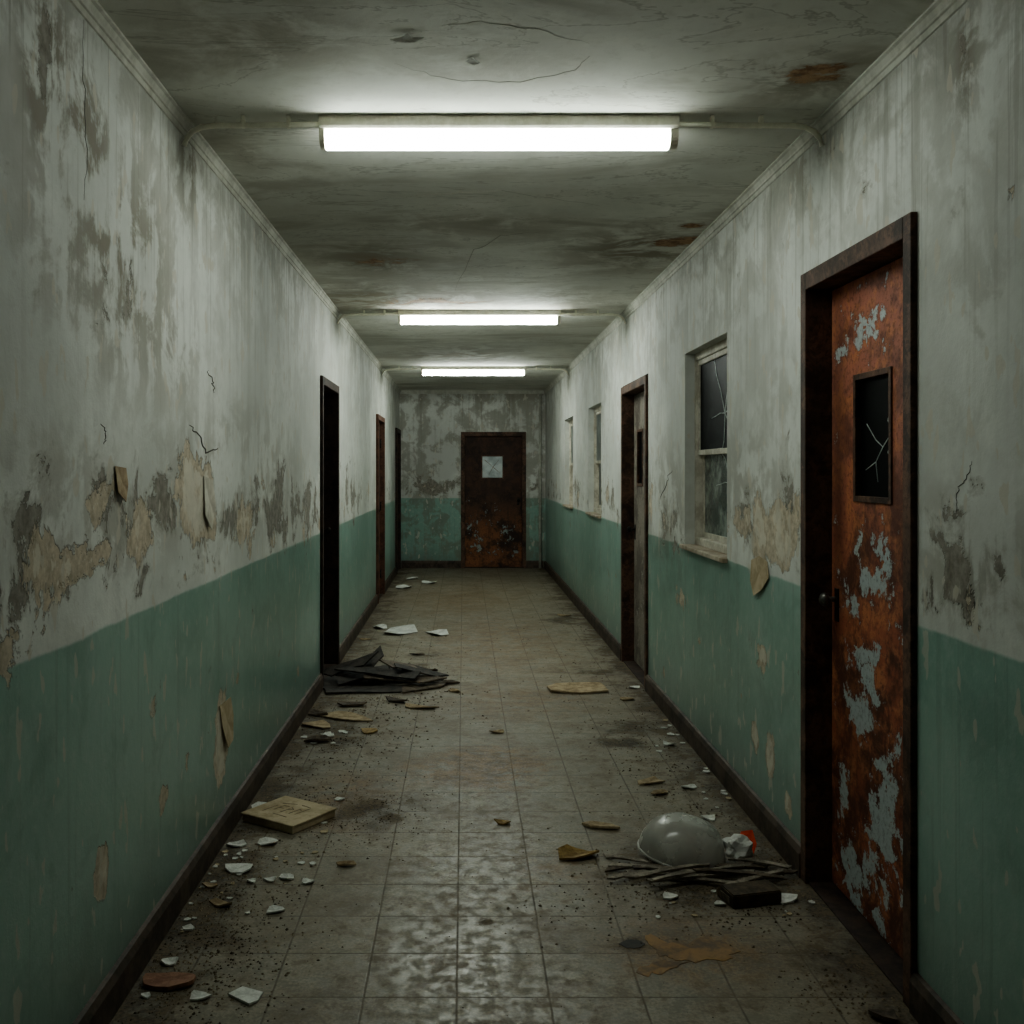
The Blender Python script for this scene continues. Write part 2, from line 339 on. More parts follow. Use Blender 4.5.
cS = [B(Cl,808,80,90,30,.7),B(Cl,640,250,90,25,.9),B(Cl,400,300,110,16,1.0),B(Cl,370,260,60,20,.8),B(Cl,460,355,70,10,.8),B(Cl,560,300,50,14,.6),B(Cl,250,40,120,40,.6),B(Cl,240,150,30,30,.5),B(Cl,480,225,120,14,.5),B(Cl,480,60,120,30,.35)]
o = surface('ceiling', lambda u,v,d:(u,v,H), ticks(XL,XR,.06), ticks(YB,D,.06), [], 0, M['ceiling'], cR, cS)
tag(o,'stained grey plaster ceiling with rusty water marks','ceiling',kind='structure'); CE = o
def floor_bands(P, col):
    x = P[:,0]; col[:,0] = np.maximum(col[:,0], .68*np.clip(1-(x-XL)/.50,0,1)); col[:,0] = np.maximum(col[:,0], .66*np.clip(1-(XR-x)/.46,0,1))
    col[:,0] = np.maximum(col[:,0], .30*np.clip((3.3-P[:,1])/.8,0,1)); col[:,1] = np.maximum(col[:,1], .18)
fR = [B(Fl,375,810,60,28,.6),B(Fl,215,890,80,70,.66),B(Fl,690,875,110,44,.64),B(Fl,630,944,34,14,.6),B(Fl,625,743,34,8,.8),B(Fl,485,923,22,9,.65),B(Fl,390,680,74,22,.75),B(Fl,330,735,54,28,.65),B(Fl,565,620,30,8,.6),B(Fl,600,672,50,8,.55),B(Fl,420,655,30,6,.55),B(Fl,640,730,60,20,.5),B(Fl,540,840,60,24,.30),B(Fl,440,830,40,18,.30)]
fS = [B(Fl,490,765,64,24,1.3),B(Fl,440,772,54,18,1.0),B(Fl,500,640,90,36,.6),B(Fl,460,600,70,20,.5),B(Fl,690,950,90,34,1.0),B(Fl,520,700,90,26,.6),B(Fl,350,800,60,34,.9),B(Fl,560,870,60,30,.5)]
fB = [B(Fl,430,965,130,85,1.15),B(Fl,480,870,100,60,.8),B(Fl,560,1000,100,45,.9),B(Fl,460,790,110,36,.3)]
o = surface('floor', lambda u,v,d:(u,v,0), ticks(XL,XR,.06), ticks(YB,D,.06), [], 0, M['floor'], fR, fS, fB, floor_bands)
tag(o,'dirty worn tiled corridor floor with damp shine','floor',kind='structure'); FLO = o

# cracks belong to the surfaces they run in
def crack(parent, fn, place, pts, r=.0022, m='crack'):
    rng = random.Random(len(pts)*7+int(pts[0][0])); P = []
    for (a, b) in zip(pts, pts[1:]):
        for k in range(6):
            t = k/6; P.append((a[0]+(b[0]-a[0])*t+rng.uniform(-1.6,1.6), a[1]+(b[1]-a[1])*t+rng.uniform(-1.2,1.2)))
    P.append(pts[-1])
    w = [place(*fn(*p)) for p in P]; n = len(w)
    obj('crack', tube(bmesh.new(), w, [r*(.35+.65*math.sin(PI*(i+.6)/(n+.2))) for i in range(n)], 5), M[m], parent)
pl = lambda u,v:(XL,u,v); pr = lambda u,v:(XR,u,v); pc = lambda u,v:(u,v,H)
crack(WL,Lw,pl,[(190,426),(200,436),(206,452),(218,448)],.0035)
crack(WL,Lw,pl,[(207,370),(212,382),(214,393)],.003)
crack(WL,Lw,pl,[(102,425),(106,436),(104,444)],.0022)
crack(WL,Lw,pl,[(82,20),(84,90),(86,160),(84,200)],.0012)
crack(WR,Rw,pr,[(971,462),(968,476),(958,490),(956,512)],.0016)
crack(WR,Rw,pr,[(672,470),(666,484),(660,500)],.003)
crack(CE,Cl,pc,[(395,64),(450,80),(520,82),(575,70),(590,56)],.0010,'crack_soft')
crack(CE,Cl,pc,[(440,26),(480,22),(540,30),(590,44)],.0007,'crack_soft')
crack(CE,Cl,pc,[(320,205),(420,196),(500,190),(600,206)],.0014,'crack_soft')
crack(CE,Cl,pc,[(455,290),(475,250),(500,236),(540,232)],.0018,'crack_soft')

# ------------------------------------------------------------------ baseboards and cornices
def baseboard(name, axis, wallpos, inward, a, b, label):
    t = .022; p = [(0,0),(t,0),(t,.088),(t*.55,.11),(0,.115)]
    prof = [(wallpos+inward*u,v) for u, v in p]
    tag(obj(name, prism(bmesh.new(), prof, axis, a, b), M['base']), label, 'baseboard', kind='structure')
for a, b, l in ((YB,LD[0][0],'dark brown baseboard along the left wall in front of the near left doorway'),(LD[0][1],LD[1][0],'dark brown baseboard between the first and second left doorways'),(LD[1][1],LD[2][0],'dark brown baseboard between the second left doorway and the far left door')):
    baseboard('baseboard_left','y',XL,1,a,b,l)
for a, b, l in ((YB,RD[0][0],'dark baseboard right of the near rusty door'),(RD[0][1],RD[1][0],'dark baseboard under the near window between the two right doors'),(RD[1][1],D,'dark baseboard on the right wall beyond the grey-brown door')):
    baseboard('baseboard_right','y',XR,-1,a,b,l)
baseboard('baseboard_end','x',D,-1,XL+.03,ED[0],'dark baseboard on the end wall left of the far door')
baseboard('baseboard_end','x',D,-1,ED[1],XR-.03,'dark baseboard on the end wall right of the far door')
def cornice(name, axis, w, s, a, b, label):
    p = [(0,0),(.024,0),(.024,-.007),(.016,-.012),(.010,-.028),(.010,-.036),(.005,-.039),(.005,-.058),(0,-.060)]
    tag(obj(name, prism(bmesh.new(), [(w+s*u,H+v) for u, v in p], axis, a, b), M['trim']), label, 'cornice', kind='structure')
cornice('trim_1','y',XL,1,YB,D,'grimy plaster cornice along the top of the left wall')
cornice('trim_2','y',XR,-1,YB,D,'grimy plaster cornice along the top of the right wall')
cornice('trim_3','x',D,-1,XL+.026,XR-.026,'dim plaster cornice across the end wall')

# ------------------------------------------------------------------ doors
def leaf_bm(x0, x1, z0, z1, y0, y1, hole=None, step=.04):
    bm = bmesh.new(); ex = hole[:2] if hole else (); ez = hole[2:] if hole else ()
    us, vs = ticks(x0,x1,step,ex), ticks(z0,z1,step,ez); vv = {}
    def v(i,j):
        if (i,j) not in vv: vv[i,j] = bm.verts.new((us[i],y0,vs[j]))
        return vv[i,j]
    for i in range(len(us)-1):
        for j in range(len(vs)-1):
            cu, cv = (us[i]+us[i+1])/2, (vs[j]+vs[j+1])/2
            if hole and hole[0] < cu < hole[1] and hole[2] < cv < hole[3]: continue
            bm.faces.new((v(i,j),v(i+1,j),v(i+1,j+1),v(i,j+1)))
    r = bmesh.ops.extrude_face_region(bm, geom=list(bm.faces))
    for e in r['geom']:
        if isinstance(e, bmesh.types.BMVert): e.co.y = y1
    return bm
def paint_leaf(o, R, S=()):
    me = o.data; P = np.array([(v.co.x,v.co.z) for v in me.vertices]); col = np.zeros((len(P),4)); col[:,3] = 1
    col[:,0] = fields(P,R,0); col[:,1] = fields(P,S,1)
    me.color_attributes.new('mask','FLOAT_COLOR','POINT').data.foreach_set('color', col.ravel())
def door(name, label, loc, rz, w, h, leaf, frame, rec=.08, jw=.05, pane=None, panemat=None, handle=1, hinge=True, R=None, S=(), proud=.018, hm='metal'):
    t = empty(name, loc, rz); tag(t, label, 'door', kind='structure')
    bm = bmesh.new(); prof = .16
    for s in (-1,1):
        a, b = sorted((s*w/2, s*(w/2-jw))); bx(bm,a,b,-proud,prof,0,h,.004)
    bx(bm,-w/2+jw,w/2-jw,-proud,prof,h-jw-.01,h,.004)
    for s in (-1,1):      # stop bead behind the leaf edge
        a, b = sorted((s*(w/2-jw), s*(w/2-jw-.014))); bx(bm,a,b,rec+.05,prof,0,h-jw-.01)
    obj('frame', bm, frame, t)
    obj('threshold', bx(bmesh.new(),-w/2+jw,w/2-jw,-.005,prof,0,.008,.002), M['frame_dark'], t)
    x0, x1, z1 = -w/2+jw+.004, w/2-jw-.004, h-jw-.015
    lf = obj('leaf', leaf_bm(x0,x1,.014,z1,rec,rec+.045,pane), leaf, t)
    if R is not None: paint_leaf(lf, R, S)
    if pane:
        a,b,c,d = pane; bm = bmesh.new(); q = .016
        bx(bm,a-q*.3,a+q,rec-.006,rec+.05,c-q*.3,d+q*.3,.002); bx(bm,b-q,b+q*.3,rec-.006,rec+.05,c-q*.3,d+q*.3,.002)
        bx(bm,a+q,b-q,rec-.006,rec+.05,c-q*.3,c+q,.002); bx(bm,a+q,b-q,rec-.006,rec+.05,d-q,d+q*.3,.002)
        obj('window_frame', bm, frame, lf)
        obj('pane', bx(bmesh.new(),a+q,b-q,rec+.014,rec+.020,c+q,d-q), panemat, lf)
    if handle:
        hx = handle*(x1-.055); hz = 1.04; bm = bmesh.new()
        bx(bm,hx-.018,hx+.018,rec-.005,rec,hz-.06,hz+.06,.002)
        obj('lock_plate', bm, M['metal'], lf)
        bm = bmesh.new(); tube(bm,[(hx,rec-.004,hz+.02),(hx,rec-.02,hz+.02),(hx,rec-.035,hz+.02)],.010,10)
        bmesh.ops.create_uvsphere(bm,u_segments=16,v_segments=10,radius=.025,matrix=Matrix.Translation((hx,rec-.048,hz+.02))@Matrix.Diagonal((1,.75,1,1)))
        obj('handle', bm, M[hm], lf, True)
        if hinge:
            for z in (.25,1.08,h-.32):
                bm = bmesh.new(); X = -handle*(w/2-jw-.002)
                tube(bm,[(X,rec-.008,z-.05),(X,rec-.008,z+.05)],.009,10); tube(bm,[(X,rec-.008,z+.05),(X,rec-.008,z+.058)],.012,10)
                obj('hinge', bm, M['metal'], t, True)
    return t, lf
def stroke(bm, p, q, y, w=.0025):
    d = Vector((q[0]-p[0],q[1]-p[1])); n = Vector((-d.y,d.x)).normalized()*w
    pts = [(p[0]+n.x,p[1]+n.y),(p[0]-n.x,p[1]-n.y),(q[0]-n.x*.4,q[1]-n.y*.4),(q[0]+n.x*.4,q[1]+n.y*.4)]
    A = [bm.verts.new((u,y,v)) for u, v in pts]; Bq = [bm.verts.new((u,y+.003,v)) for u, v in pts]
    for k in range(4): bm.faces.new((A[k],A[(k+1)%4],Bq[(k+1)%4],Bq[k]))
    bm.faces.new(A); bm.faces.new(Bq)
def poly_strokes(paths, y, w):
    bm = bmesh.new()
    for P in paths:
        for p, q in zip(P,P[1:]): stroke(bm,p,q,y,w)
    return bm
# near right door
a, b, _, h = RD[0]; yc, w = (a+b)/2, b-a
def on_leaf(px, py): Y, Z = Rw(px,py,XR+.08); return (yc-Y, Z)
def lb(px,py,rx,ry,s): return B(on_leaf,px,py,rx,ry,s)
nR = [lb(868,328,16,28,.58),lb(878,545,9,20,.68),lb(853,602,8,18,.66),lb(872,578,18,18,.58),lb(866,662,11,28,.76),lb(862,712,18,30,.72),lb(891,568,8,20,.64),lb(885,830,24,70,.64),lb(850,868,16,46,.60),lb(845,800,8,36,.54),lb(905,645,6,30,.58),lb(870,690,10,24,.58),lb(888,780,16,44,.54),lb(845,330,8,26,.45),lb(900,760,10,40,.48),lb(870,590,40,80,.28),lb(870,880,40,50,.45)]
nS = [lb(838,480,7,200,.8),lb(870,940,60,40,.8),lb(870,770,50,60,.3),lb(905,600,6,200,.4)]
p0, p1 = on_leaf(855,378), on_leaf(892,500)
dr, lf = door('door_1','near right door of orange-red rusted steel with blue-grey paint remnants and a broken black window',(XR,yc,0),-PI/2,w,h,M['rust'],M['frame'],pane=(p0[0],p1[0],1.425,1.855),panemat=M['glass_black'],handle=-1,R=nR,S=nS,jw=.055,hm='steel')
k = lambda l: [on_leaf(*p) for p in l]
obj('glass_crack', poly_strokes([k([(863,424),(872,440),(879,447),(888,432)]),k([(879,447),(872,462),(874,482)]),k([(888,400),(884,420),(889,436),(884,452)]),k([(872,462),(862,470)]),k([(884,452),(890,470)])],.092,.0016), M['glassedge'], lf)
# second right door
a, b, _, h = RD[1]; w = b-a
dr, lf = door('door_2','grey-brown right door with a narrow dark window, beyond the near window',(XR,(a+b)/2,0),-PI/2,w,h,M['leaf_grey'],M['frame'],pane=(-.34,-.09,1.41,1.84),panemat=M['glass_black'],handle=-1,R=[(0,.5,.6,.5,.3)])
# end door
a, b, _, h = ED; w = b-a; xc = (a+b)/2
def on_end(px,py): u, v = Ew(px,py); return (u-xc, v)
def eb(px,py,rx,ry,s): return B(on_end,px,py,rx,ry,s)
eR = [eb(478,545,8,12,.6),eb(505,535,12,14,.5),eb(482,515,9,10,.5),eb(515,552,7,10,.5),eb(470,528,6,14,.5),eb(495,552,12,8,.45),eb(493,530,30,34,.26)]
p0, p1 = on_end(482,456), on_end(503,478)
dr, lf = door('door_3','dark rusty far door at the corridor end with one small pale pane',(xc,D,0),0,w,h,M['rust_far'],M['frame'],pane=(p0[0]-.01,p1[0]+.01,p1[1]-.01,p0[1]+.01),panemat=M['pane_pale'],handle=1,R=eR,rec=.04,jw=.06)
k = lambda l: [on_end(*p) for p in l]
obj('glass_crack', poly_strokes([k([(485,460),(493,467),(500,473)]),k([(493,467),(489,475)]),k([(493,467),(499,460)])],.050,.005), M['slat'], lf)
# left doors
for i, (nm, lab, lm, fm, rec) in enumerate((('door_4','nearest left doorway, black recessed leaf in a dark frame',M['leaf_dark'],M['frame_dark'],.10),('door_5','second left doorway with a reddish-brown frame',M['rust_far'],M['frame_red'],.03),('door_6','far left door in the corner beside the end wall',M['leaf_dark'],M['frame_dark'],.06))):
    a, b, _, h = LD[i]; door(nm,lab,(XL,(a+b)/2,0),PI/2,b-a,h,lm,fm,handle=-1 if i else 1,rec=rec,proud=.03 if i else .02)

# ------------------------------------------------------------------ windows
def window(name, label, a, b, z0, z1, cracks, seed, gl_up, gl_lo):
    t = empty(name,(XR,(a+b)/2,z0),-PI/2); tag(t,label,'window',kind='structure')
    w, h = b-a, z1-z0; y0, y1 = .055, .115; fw = .045; bm = bmesh.new()
    bx(bm,-w/2,-w/2+fw,y0,y1,.012,h,.004); bx(bm,w/2-fw,w/2,y0,y1,.012,h,.004); bx(bm,-w/2+fw,w/2-fw,y0,y1,h-fw,h,.004); bx(bm,-w/2+fw,w/2-fw,y0,y1,.012,.012+fw,.004)
    obj('window_frame', bm, M['cream'], t)
    obj('window_sill', bx(bmesh.new(),-w/2-.02,w/2+.02,-.030,-.0005,-.012,.012,.004), M['sill'], t)
    bx(bm2 := bmesh.new(),-w/2,w/2,.0,y1,.0,.012,.002); obj('sill_board', bm2, M['sill'], t)
    mid = h*.49
    for nm, c, d, yy, gm in (('upper_sash',mid-.02,h-fw,y0+.008,gl_up),('lower_sash',.012+fw,mid+.02,y0+.034,gl_lo)):
        bm = bmesh.new(); q = .030; X = w/2-fw
        bx(bm,-X,-X+q,yy,yy+.024,c,d,.003); bx(bm,X-q,X,yy,yy+.024,c,d,.003); bx(bm,-X+q,X-q,yy,yy+.024,c,c+q,.003); bx(bm,-X+q,X-q,yy,yy+.024,d-q,d,.003)
        sa = obj(nm, bm, M['cream'], t)
        obj('pane', bx(bmesh.new(),-X+q,X-q,yy+.010,yy+.014,c+q,d-q), M[gm], sa)
        if cracks:
            rng = random.Random(seed+len(nm)); ps = []; up = nm == 'upper_sash'; cx, cz = (.16,(c+d)/2-.06) if up else (.16,(c+d)/2+.06)
            for kk in range(6):
                an = kk*1.05+rng.uniform(0,.5); L = rng.uniform(.2,.5); P = [(cx,cz)]
                for j in range(1,4):
                    P.append((min(X-q,max(-X+q,cx+math.cos(an+rng.uniform(-.2,.2))*L*j/3)),min(d-q,max(c+q,cz+math.sin(an+rng.uniform(-.2,.2))*L*j/3))))
                ps.append(P)
            obj('glass_crack', poly_strokes(ps,yy+.006,.0024), M['glassedge'], sa)
    return t
window('window_1','nearest cream-framed window with a cracked dark upper pane, left of the rusty near door',*RW[0],True,4,'glass','glass_cloudy')
window('window_2','middle right window with dim grey panes, beyond the grey-brown door',*RW[1],False,5,'glass_pale','glass_pale')
window('window_3','farthest right window, narrow pale sliver near the corridor end',*RW[2],False,6,'glass_pale','glass_pale')

# ------------------------------------------------------------------ ceiling lights and conduits
LXC, LL = .125, 1.27
for i, (ly, nm, cn, gm) in enumerate(((3.66,'nearest and largest glowing fluorescent ceiling light','nearest','near'),(8.05,'middle glowing fluorescent ceiling light of the three','middle','middle'),(12.4,'farthest and smallest glowing fluorescent ceiling light','farthest','far'))):
    t = empty('fluorescent_light',(LXC,ly,H)); tag(t,nm,'ceiling light','fluorescent lights along the ceiling')
    bm = bmesh.new(); prism(bm,[(-.058,0),(-.058,-.036),(-.050,-.044),(.050,-.044),(.058,-.036),(.058,0)],'x',-LL/2,LL/2); obj('housing', bm, M['housing'], t)
    bm = bmesh.new(); pr_ = [(.036,-.045),(-.036,-.045)]+[(.040*math.cos(PI+PI*k/8), -.074+.032*math.sin(PI+PI*k/8)) for k in range(9)]
    prism(bm, pr_, 'x', -LL/2+.020, LL/2-.030); obj('tube', bm, M['glow_'+gm], t)
    for s in (-1,1):
        a, b = sorted((s*LL/2, s*(LL/2-(.018 if s < 0 else .028)))); bm = bmesh.new()
        prism(bm,[(.044,-.045),(-.044,-.045)]+[(.044*math.cos(PI+PI*k/8), -.074+.030*math.sin(PI+PI*k/8)) for k in range(9)],'x',a,b); obj('end_cap', bm, M['housing'], t)
    for s, wx, sd in ((-1,XL,'left'),(1,XR,'right')):
        x0 = LXC+s*(LL/2+.002); xe = wx-s*.014; yy = ly-.045; z = H-.030
        pts = [(x0,yy,z),(x0+s*.2,yy,z-.003),(xe-s*.11,yy,z-.004),(xe-s*.06,yy,z-.010),(xe-s*.03,yy,z-.024),(xe-s*.010,yy,z-.046),(xe,yy,z-.075)]
        tc = empty('conduit',(x0,yy,z)); tag(tc,f'thin conduit from the {cn} ceiling light to the {sd} wall','conduit','conduits feeding the ceiling lights')
        obj('pipe', tube(bmesh.new(),[Vector(p)-Vector((x0,yy,z)) for p in pts],.010,12), M['conduit'], tc, True)
        for f in (.3,.75):
            xx = x0+(xe-s*.12-x0)*f-x0; bx(bmc := bmesh.new(),xx-.007,xx+.007,-.012,.012,-.012,.030,.003); obj('clip', bmc, M['conduit'], tc)
bm = tube(bmesh.new(),[(1.195,D-.045,.0),(1.195,D-.045,1.4),(1.195,D-.045,H-.06)],.022,10)
tag(obj('wall_pipe', bm, M['trim'], smooth=True),'slim vertical pipe in the right corner of the end wall','pipe')

# ------------------------------------------------------------------ litter
def chip_bm(w, d, th, curl, seed, n=8):
    rng = random.Random(seed); bm = bmesh.new()
    an = [2*PI*(k+rng.uniform(-.28,.28))/n for k in range(n)]; rd = [rng.uniform(.68,1.12) for _ in range(n)]
    ph = rng.uniform(0,PI)
    def zf(x, y):
        u = (x/w*2)*math.cos(ph)+(y/d*2)*math.sin(ph); return curl*u*u+.25*curl*abs(mnoise.noise(Vector((x*30,y*30,seed))))
    lay = []
    for top in (0,1):
        rs = []
        for f in (1,.55):
            rs.append([bm.verts.new((math.cos(a)*r*w/2*f, math.sin(a)*r*d/2*f, zf(math.cos(a)*r*w/2*f,math.sin(a)*r*d/2*f)+top*th)) for a, r in zip(an,rd)])
        c = bm.verts.new((0,0,zf(0,0)+top*th)); lay.append(rs)
        for k in range(n):
            q = (k+1)%n; bm.faces.new((rs[0][k],rs[0][q],rs[1][q],rs[1][k])); bm.faces.new((rs[1][k],rs[1][q],c))
    for k in range(n):
        q = (k+1)%n; bm.faces.new((lay[0][0][k],lay[0][0][q],lay[1][0][q],lay[1][0][k]))
    return bm
def chip(name, cat, px, py, wpx, mat, label, group=None, ratio=.85, th=.005, curl=.012, rz=None, seed=None, n=8):
    x, y = Fl(px,py); s = seed or int(px*13+py*7); w = wpx*y/F
    x = min(max(x, XL+.03+w*.5), XR-.03-w*.5)
    o = obj(name, chip_bm(w,w*ratio,th,curl*min(1,w/.08),s,n), M[mat]); o.location = (x,y,.0008); o.rotation_euler.z = rz if rz is not None else random.Random(s).uniform(-.5,.5)
    return tag(o,label,cat,group)
gl = 'white chips on the floor by the left wall'
for px,py,wp,lab in ((250,808,24,'white plaster chip tucked behind the beige carton at the left baseboard'),
    (268,843,25,'white plaster chip just in front of the beige carton'),(238,870,34,'broad white plaster flake in front of the carton, nearest the left baseboard'),
    (236,846,20,'small white chip at the left baseboard beside the beige carton corner'),(288,879,18,'tiny white chip second from right in the row before the carton'),
    (270,881,13,'tiny white chip in the middle of the row before the carton'),(252,882,11,'tiny white chip at the left end of the row before the carton'),(308,883,14,'tiny white chip at the right end of the row before the carton'),
    (275,912,20,'lone small white chip below the row of tiny chips'),(201,998,24,'small white chip between the reddish scrap and the white tile shard'),
    (170,963,22,'small white chip above the oval reddish scrap'),(188,930,14,'little white chip on the dirt by the left baseboard'),(146,997,12,'white crumb left of the oval reddish scrap'),
    (340,800,13,'tiny white chip right of the beige carton'),(328,736,15,'small white chip in front of the tan board by the dark heap')):
    chip('plaster_chip','plaster chip',px,py,wp,'white',lab,gl)
chip('tile_shard','tile shard',248,997,42,'white','squarish white tile shard at the bottom left of the floor',ratio=.8,th=.006,curl=.002,n=5)
chip('cardboard_scrap','scrap',172,983,54,'redscrap','oval reddish-brown scrap at the bottom left',ratio=.6,th=.012,curl=.008,rz=.1,n=12)
gt = 'tan scraps on the floor'
for px,py,wp,ra,mt,lab in ((222,906,28,.45,'tan','thin tan sliver on the dirt by the left baseboard'),(210,887,20,.6,'tan','small tan scrap left of the row of tiny white chips'),
    (345,866,22,.5,'tan','small tan splinter right of the row of tiny white chips'),(346,718,60,.6,'tan','long tan board scrap in front of the dark heap'),
    (370,732,24,.8,'ochre','small dark ochre scrap right of the long tan board'),(312,726,34,.7,'tan','tan scrap against the left baseboard before the dark heap'),
    (420,708,36,.4,'tan','narrow tan strip right of the dark heap'),(503,824,18,.7,'ochre','small ochre scrap alone in the middle of the floor'),
    (650,783,36,.5,'tan','thin tan strip near the right baseboard'),(661,794,22,.6,'tan','short tan strip just in front of the thin strip near the right baseboard'),
    (565,616,16,.5,'tan','tiny tan scrap far along the right side'),(627,700,16,.7,'tan','small tan scrap in front of the grey-brown door'),(418,655,16,.4,'char_edge','small dark scrap behind the heap'),
    (455,692,14,.7,'tan','small tan crumb in the middle of the floor right of the heap'),(497,733,16,.5,'tan','thin pale splinter in mid floor'),(365,640,14,.4,'tan','tiny tan scrap by the far left baseboard')):
    chip('board_scrap','scrap',px,py,wp,mt,lab,gt,ratio=ra,th=.006,curl=.014)
chip('floor_board_scrap','board scrap',577,690,68,'tan','largest flat tan board scrap, in front of the grey-brown right door',ratio=.8,th=.012,curl=.012,rz=.1,n=9)
chip('wood_splinter','splinter',600,827,42,'tan','tan stick-like splinter between the ochre scrap and the dome',ratio=.5,th=.010,curl=.01,rz=-.3,n=6)
chip('curled_scrap','scrap',579,857,46,'ochre','curled ochre scrap with a dark edge left of the dome',ratio=.65,th=.008,curl=.03,rz=.2,n=9)
gp = 'white paper scraps on the far floor'
for px,py,wp,lab in ((400,632,34,'widest white paper scrap on the far floor beyond the dark heap'),(380,628,16,'small white paper scrap by the left wall beyond the heap'),(437,634,22,'white paper scrap right of the widest far one'),
    (405,588,16,'tiny white scrap near the far left door'),(428,583,16,'tiny white scrap on the floor in front of the end wall'),(412,579,12,'tiniest pale scrap closest to the end wall')):
    chip('paper_scrap','paper scrap',px,py,wp,'paper',lab,gp,ratio=1.6,th=.003,curl=.03)
gr_ = 'white chips on the floor by the right wall'
for px,py,wp,lab in ((785,900,30,'white paper chip at the foot of the near rusty door frame'),(670,898,20,'white chip in front of the lath heap'),(690,788,18,'white chip near the right baseboard behind the dome'),
    (709,819,18,'small white chip just behind the dome'),(668,745,14,'tiny white chip by the right baseboard under the near window'),(638,688,14,'tiny white chip at the foot of the grey-brown door'),(720,905,12,'tiny pale chip in front of the dark block')):
    chip('pale_chip','plaster chip',px,py,wp,'white',lab,gr_)
chip('dark_scrap','scrap',884,1019,34,'char_edge','dark scrap on the floor at the bottom right edge',ratio=.6,th=.012)
for px,py,wp,lab in ((318,742,30,'dark splinter nearest the viewer before the dark heap'),(352,706,34,'dark splinter lying along the front edge of the dark heap'),(448,684,26,'dark splinter just right of the dark heap'),(428,672,22,'small dark splinter behind the right end of the dark heap'),(398,702,26,'dark splinter before the right half of the dark heap'),(306,716,24,'dark splinter by the left baseboard before the dark heap')):
    chip('dark_splinter','splinter',px,py,wp,'char_edge',lab,'dark splinters around the heap',ratio=.45,th=.010,curl=.02,n=6)
# many tiny crumbs of fallen paint, alike but for where they fell
rng = random.Random(77)
for lab, grp, zones in (('tiny crumb of fallen pale paint in the dirt along the near left baseboard','paint crumbs along the left baseboard',[(215,890,34,44,26),(300,845,26,26,14),(325,735,22,14,8)]),
                   ('tiny crumb of fallen pale paint in the dirt along the right baseboard','paint crumbs along the right baseboard',[(720,790,26,22,11),(668,735,18,18,9),(690,905,40,14,7),(800,912,20,12,5)])):
    for (px,py,rx,ry,n) in zones:
        for _ in range(n):
            s = rng.randint(1,9999); a_, b_ = px+rng.uniform(-1,1)*rx, py+rng.uniform(-1,1)*ry
            o = chip('paint_crumb','paint crumb',a_,b_,rng.uniform(4,9),rng.choice(['white','white','card']),lab,grp,ratio=rng.uniform(.6,1.2),th=.003,curl=.006,seed=s,n=6)

# beige carton lying flat
cx, cy = Fl(289,819); t = empty('cardboard_carton',(cx,cy,0),math.radians(-34)); tag(t,'flat beige cardboard carton with faded print beside the left baseboard','carton')
w, d, hh = .30, .27, .030
bm = bmesh.new(); bx(bm,-w/2,w/2,-d/2,d/2,.001,hh,.004); obj('body', bm, M['card'], t)
bm = bmesh.new(); bx(bm,-w/2-.005,w/2+.005,-d/2-.005,d/2+.005,hh,hh+.010,.004); obj('lid', bm, M['card'], t)
bm = bmesh.new(); zt = hh+.0096
def mark(x0,y0,x1,y1,tk=.0028):
    dx, dy = x1-x0, y1-y0; L = math.hypot(dx,dy); nx, ny = -dy/L*tk, dx/L*tk
    A = [bm.verts.new((x0+nx,y0+ny,zt)),bm.verts.new((x0-nx,y0-ny,zt)),bm.verts.new((x1-nx*.5,y1-ny*.5,zt)),bm.verts.new((x1+nx*.5,y1+ny*.5,zt))]
    Bv = [bm.verts.new(v.co+Vector((0,0,.0012))) for v in A]
    for q in range(4): bm.faces.new((A[q],A[(q+1)%4],Bv[(q+1)%4],Bv[q]))
    bm.faces.new(A); bm.faces.new(Bv)
for L in ((-.09,-.07,-.085,.02),(-.085,.05,-.02,.075),(.005,.078,.065,.07),(.068,.06,.062,-.03),(.055,-.075,-.03,-.07),(-.06,-.03,-.058,.03),(-.058,.03,-.028,.034),(-.058,.0,-.034,.002),(-.012,-.04,-.008,.03),(-.008,.03,.016,.012),(.016,.012,-.010,-.002),(.032,-.035,.036,.03),(.036,.03,.05,.026)): mark(*L)
obj('printed_mark', bm, M['ink'], t)

# planks: heap of broken boards, heap of laths
def plank(L, w, th, bend, twist, seed, n=8, jag=.16, wj=.18):
    rng = random.Random(seed); bm = bmesh.new(); rings = []
    for i in range(n+1):
        u = i/n-.5; ww = w*(1+rng.uniform(-wj,wj))/2; tw = twist*u; zc = bend*(1-(2*u)**2); off = rng.uniform(-.5,.5)*w*wj
        j1, j2 = (rng.uniform(-jag,jag)*w*2, rng.uniform(-jag,jag)*w*2) if i in (0,n) else (0,0)
        r = []
        for (sy,sz) in ((-1,0),(1,0),(1,1),(-1,1)):
            yy = sy*ww+off; xx = u*L+(j1 if sy < 0 else j2)
            r.append(bm.verts.new((xx, yy*math.cos(tw), zc+sz*th+yy*math.sin(tw))))
        rings.append(r)
    for A, Bq in zip(rings,rings[1:]):
        for k in range(4): bm.faces.new((A[k],A[(k+1)%4],Bq[(k+1)%4],Bq[k]))
    bm.faces.new(rings[0]); bm.faces.new(rings[-1])
    return bm
hx, hy = Fl(383,684)
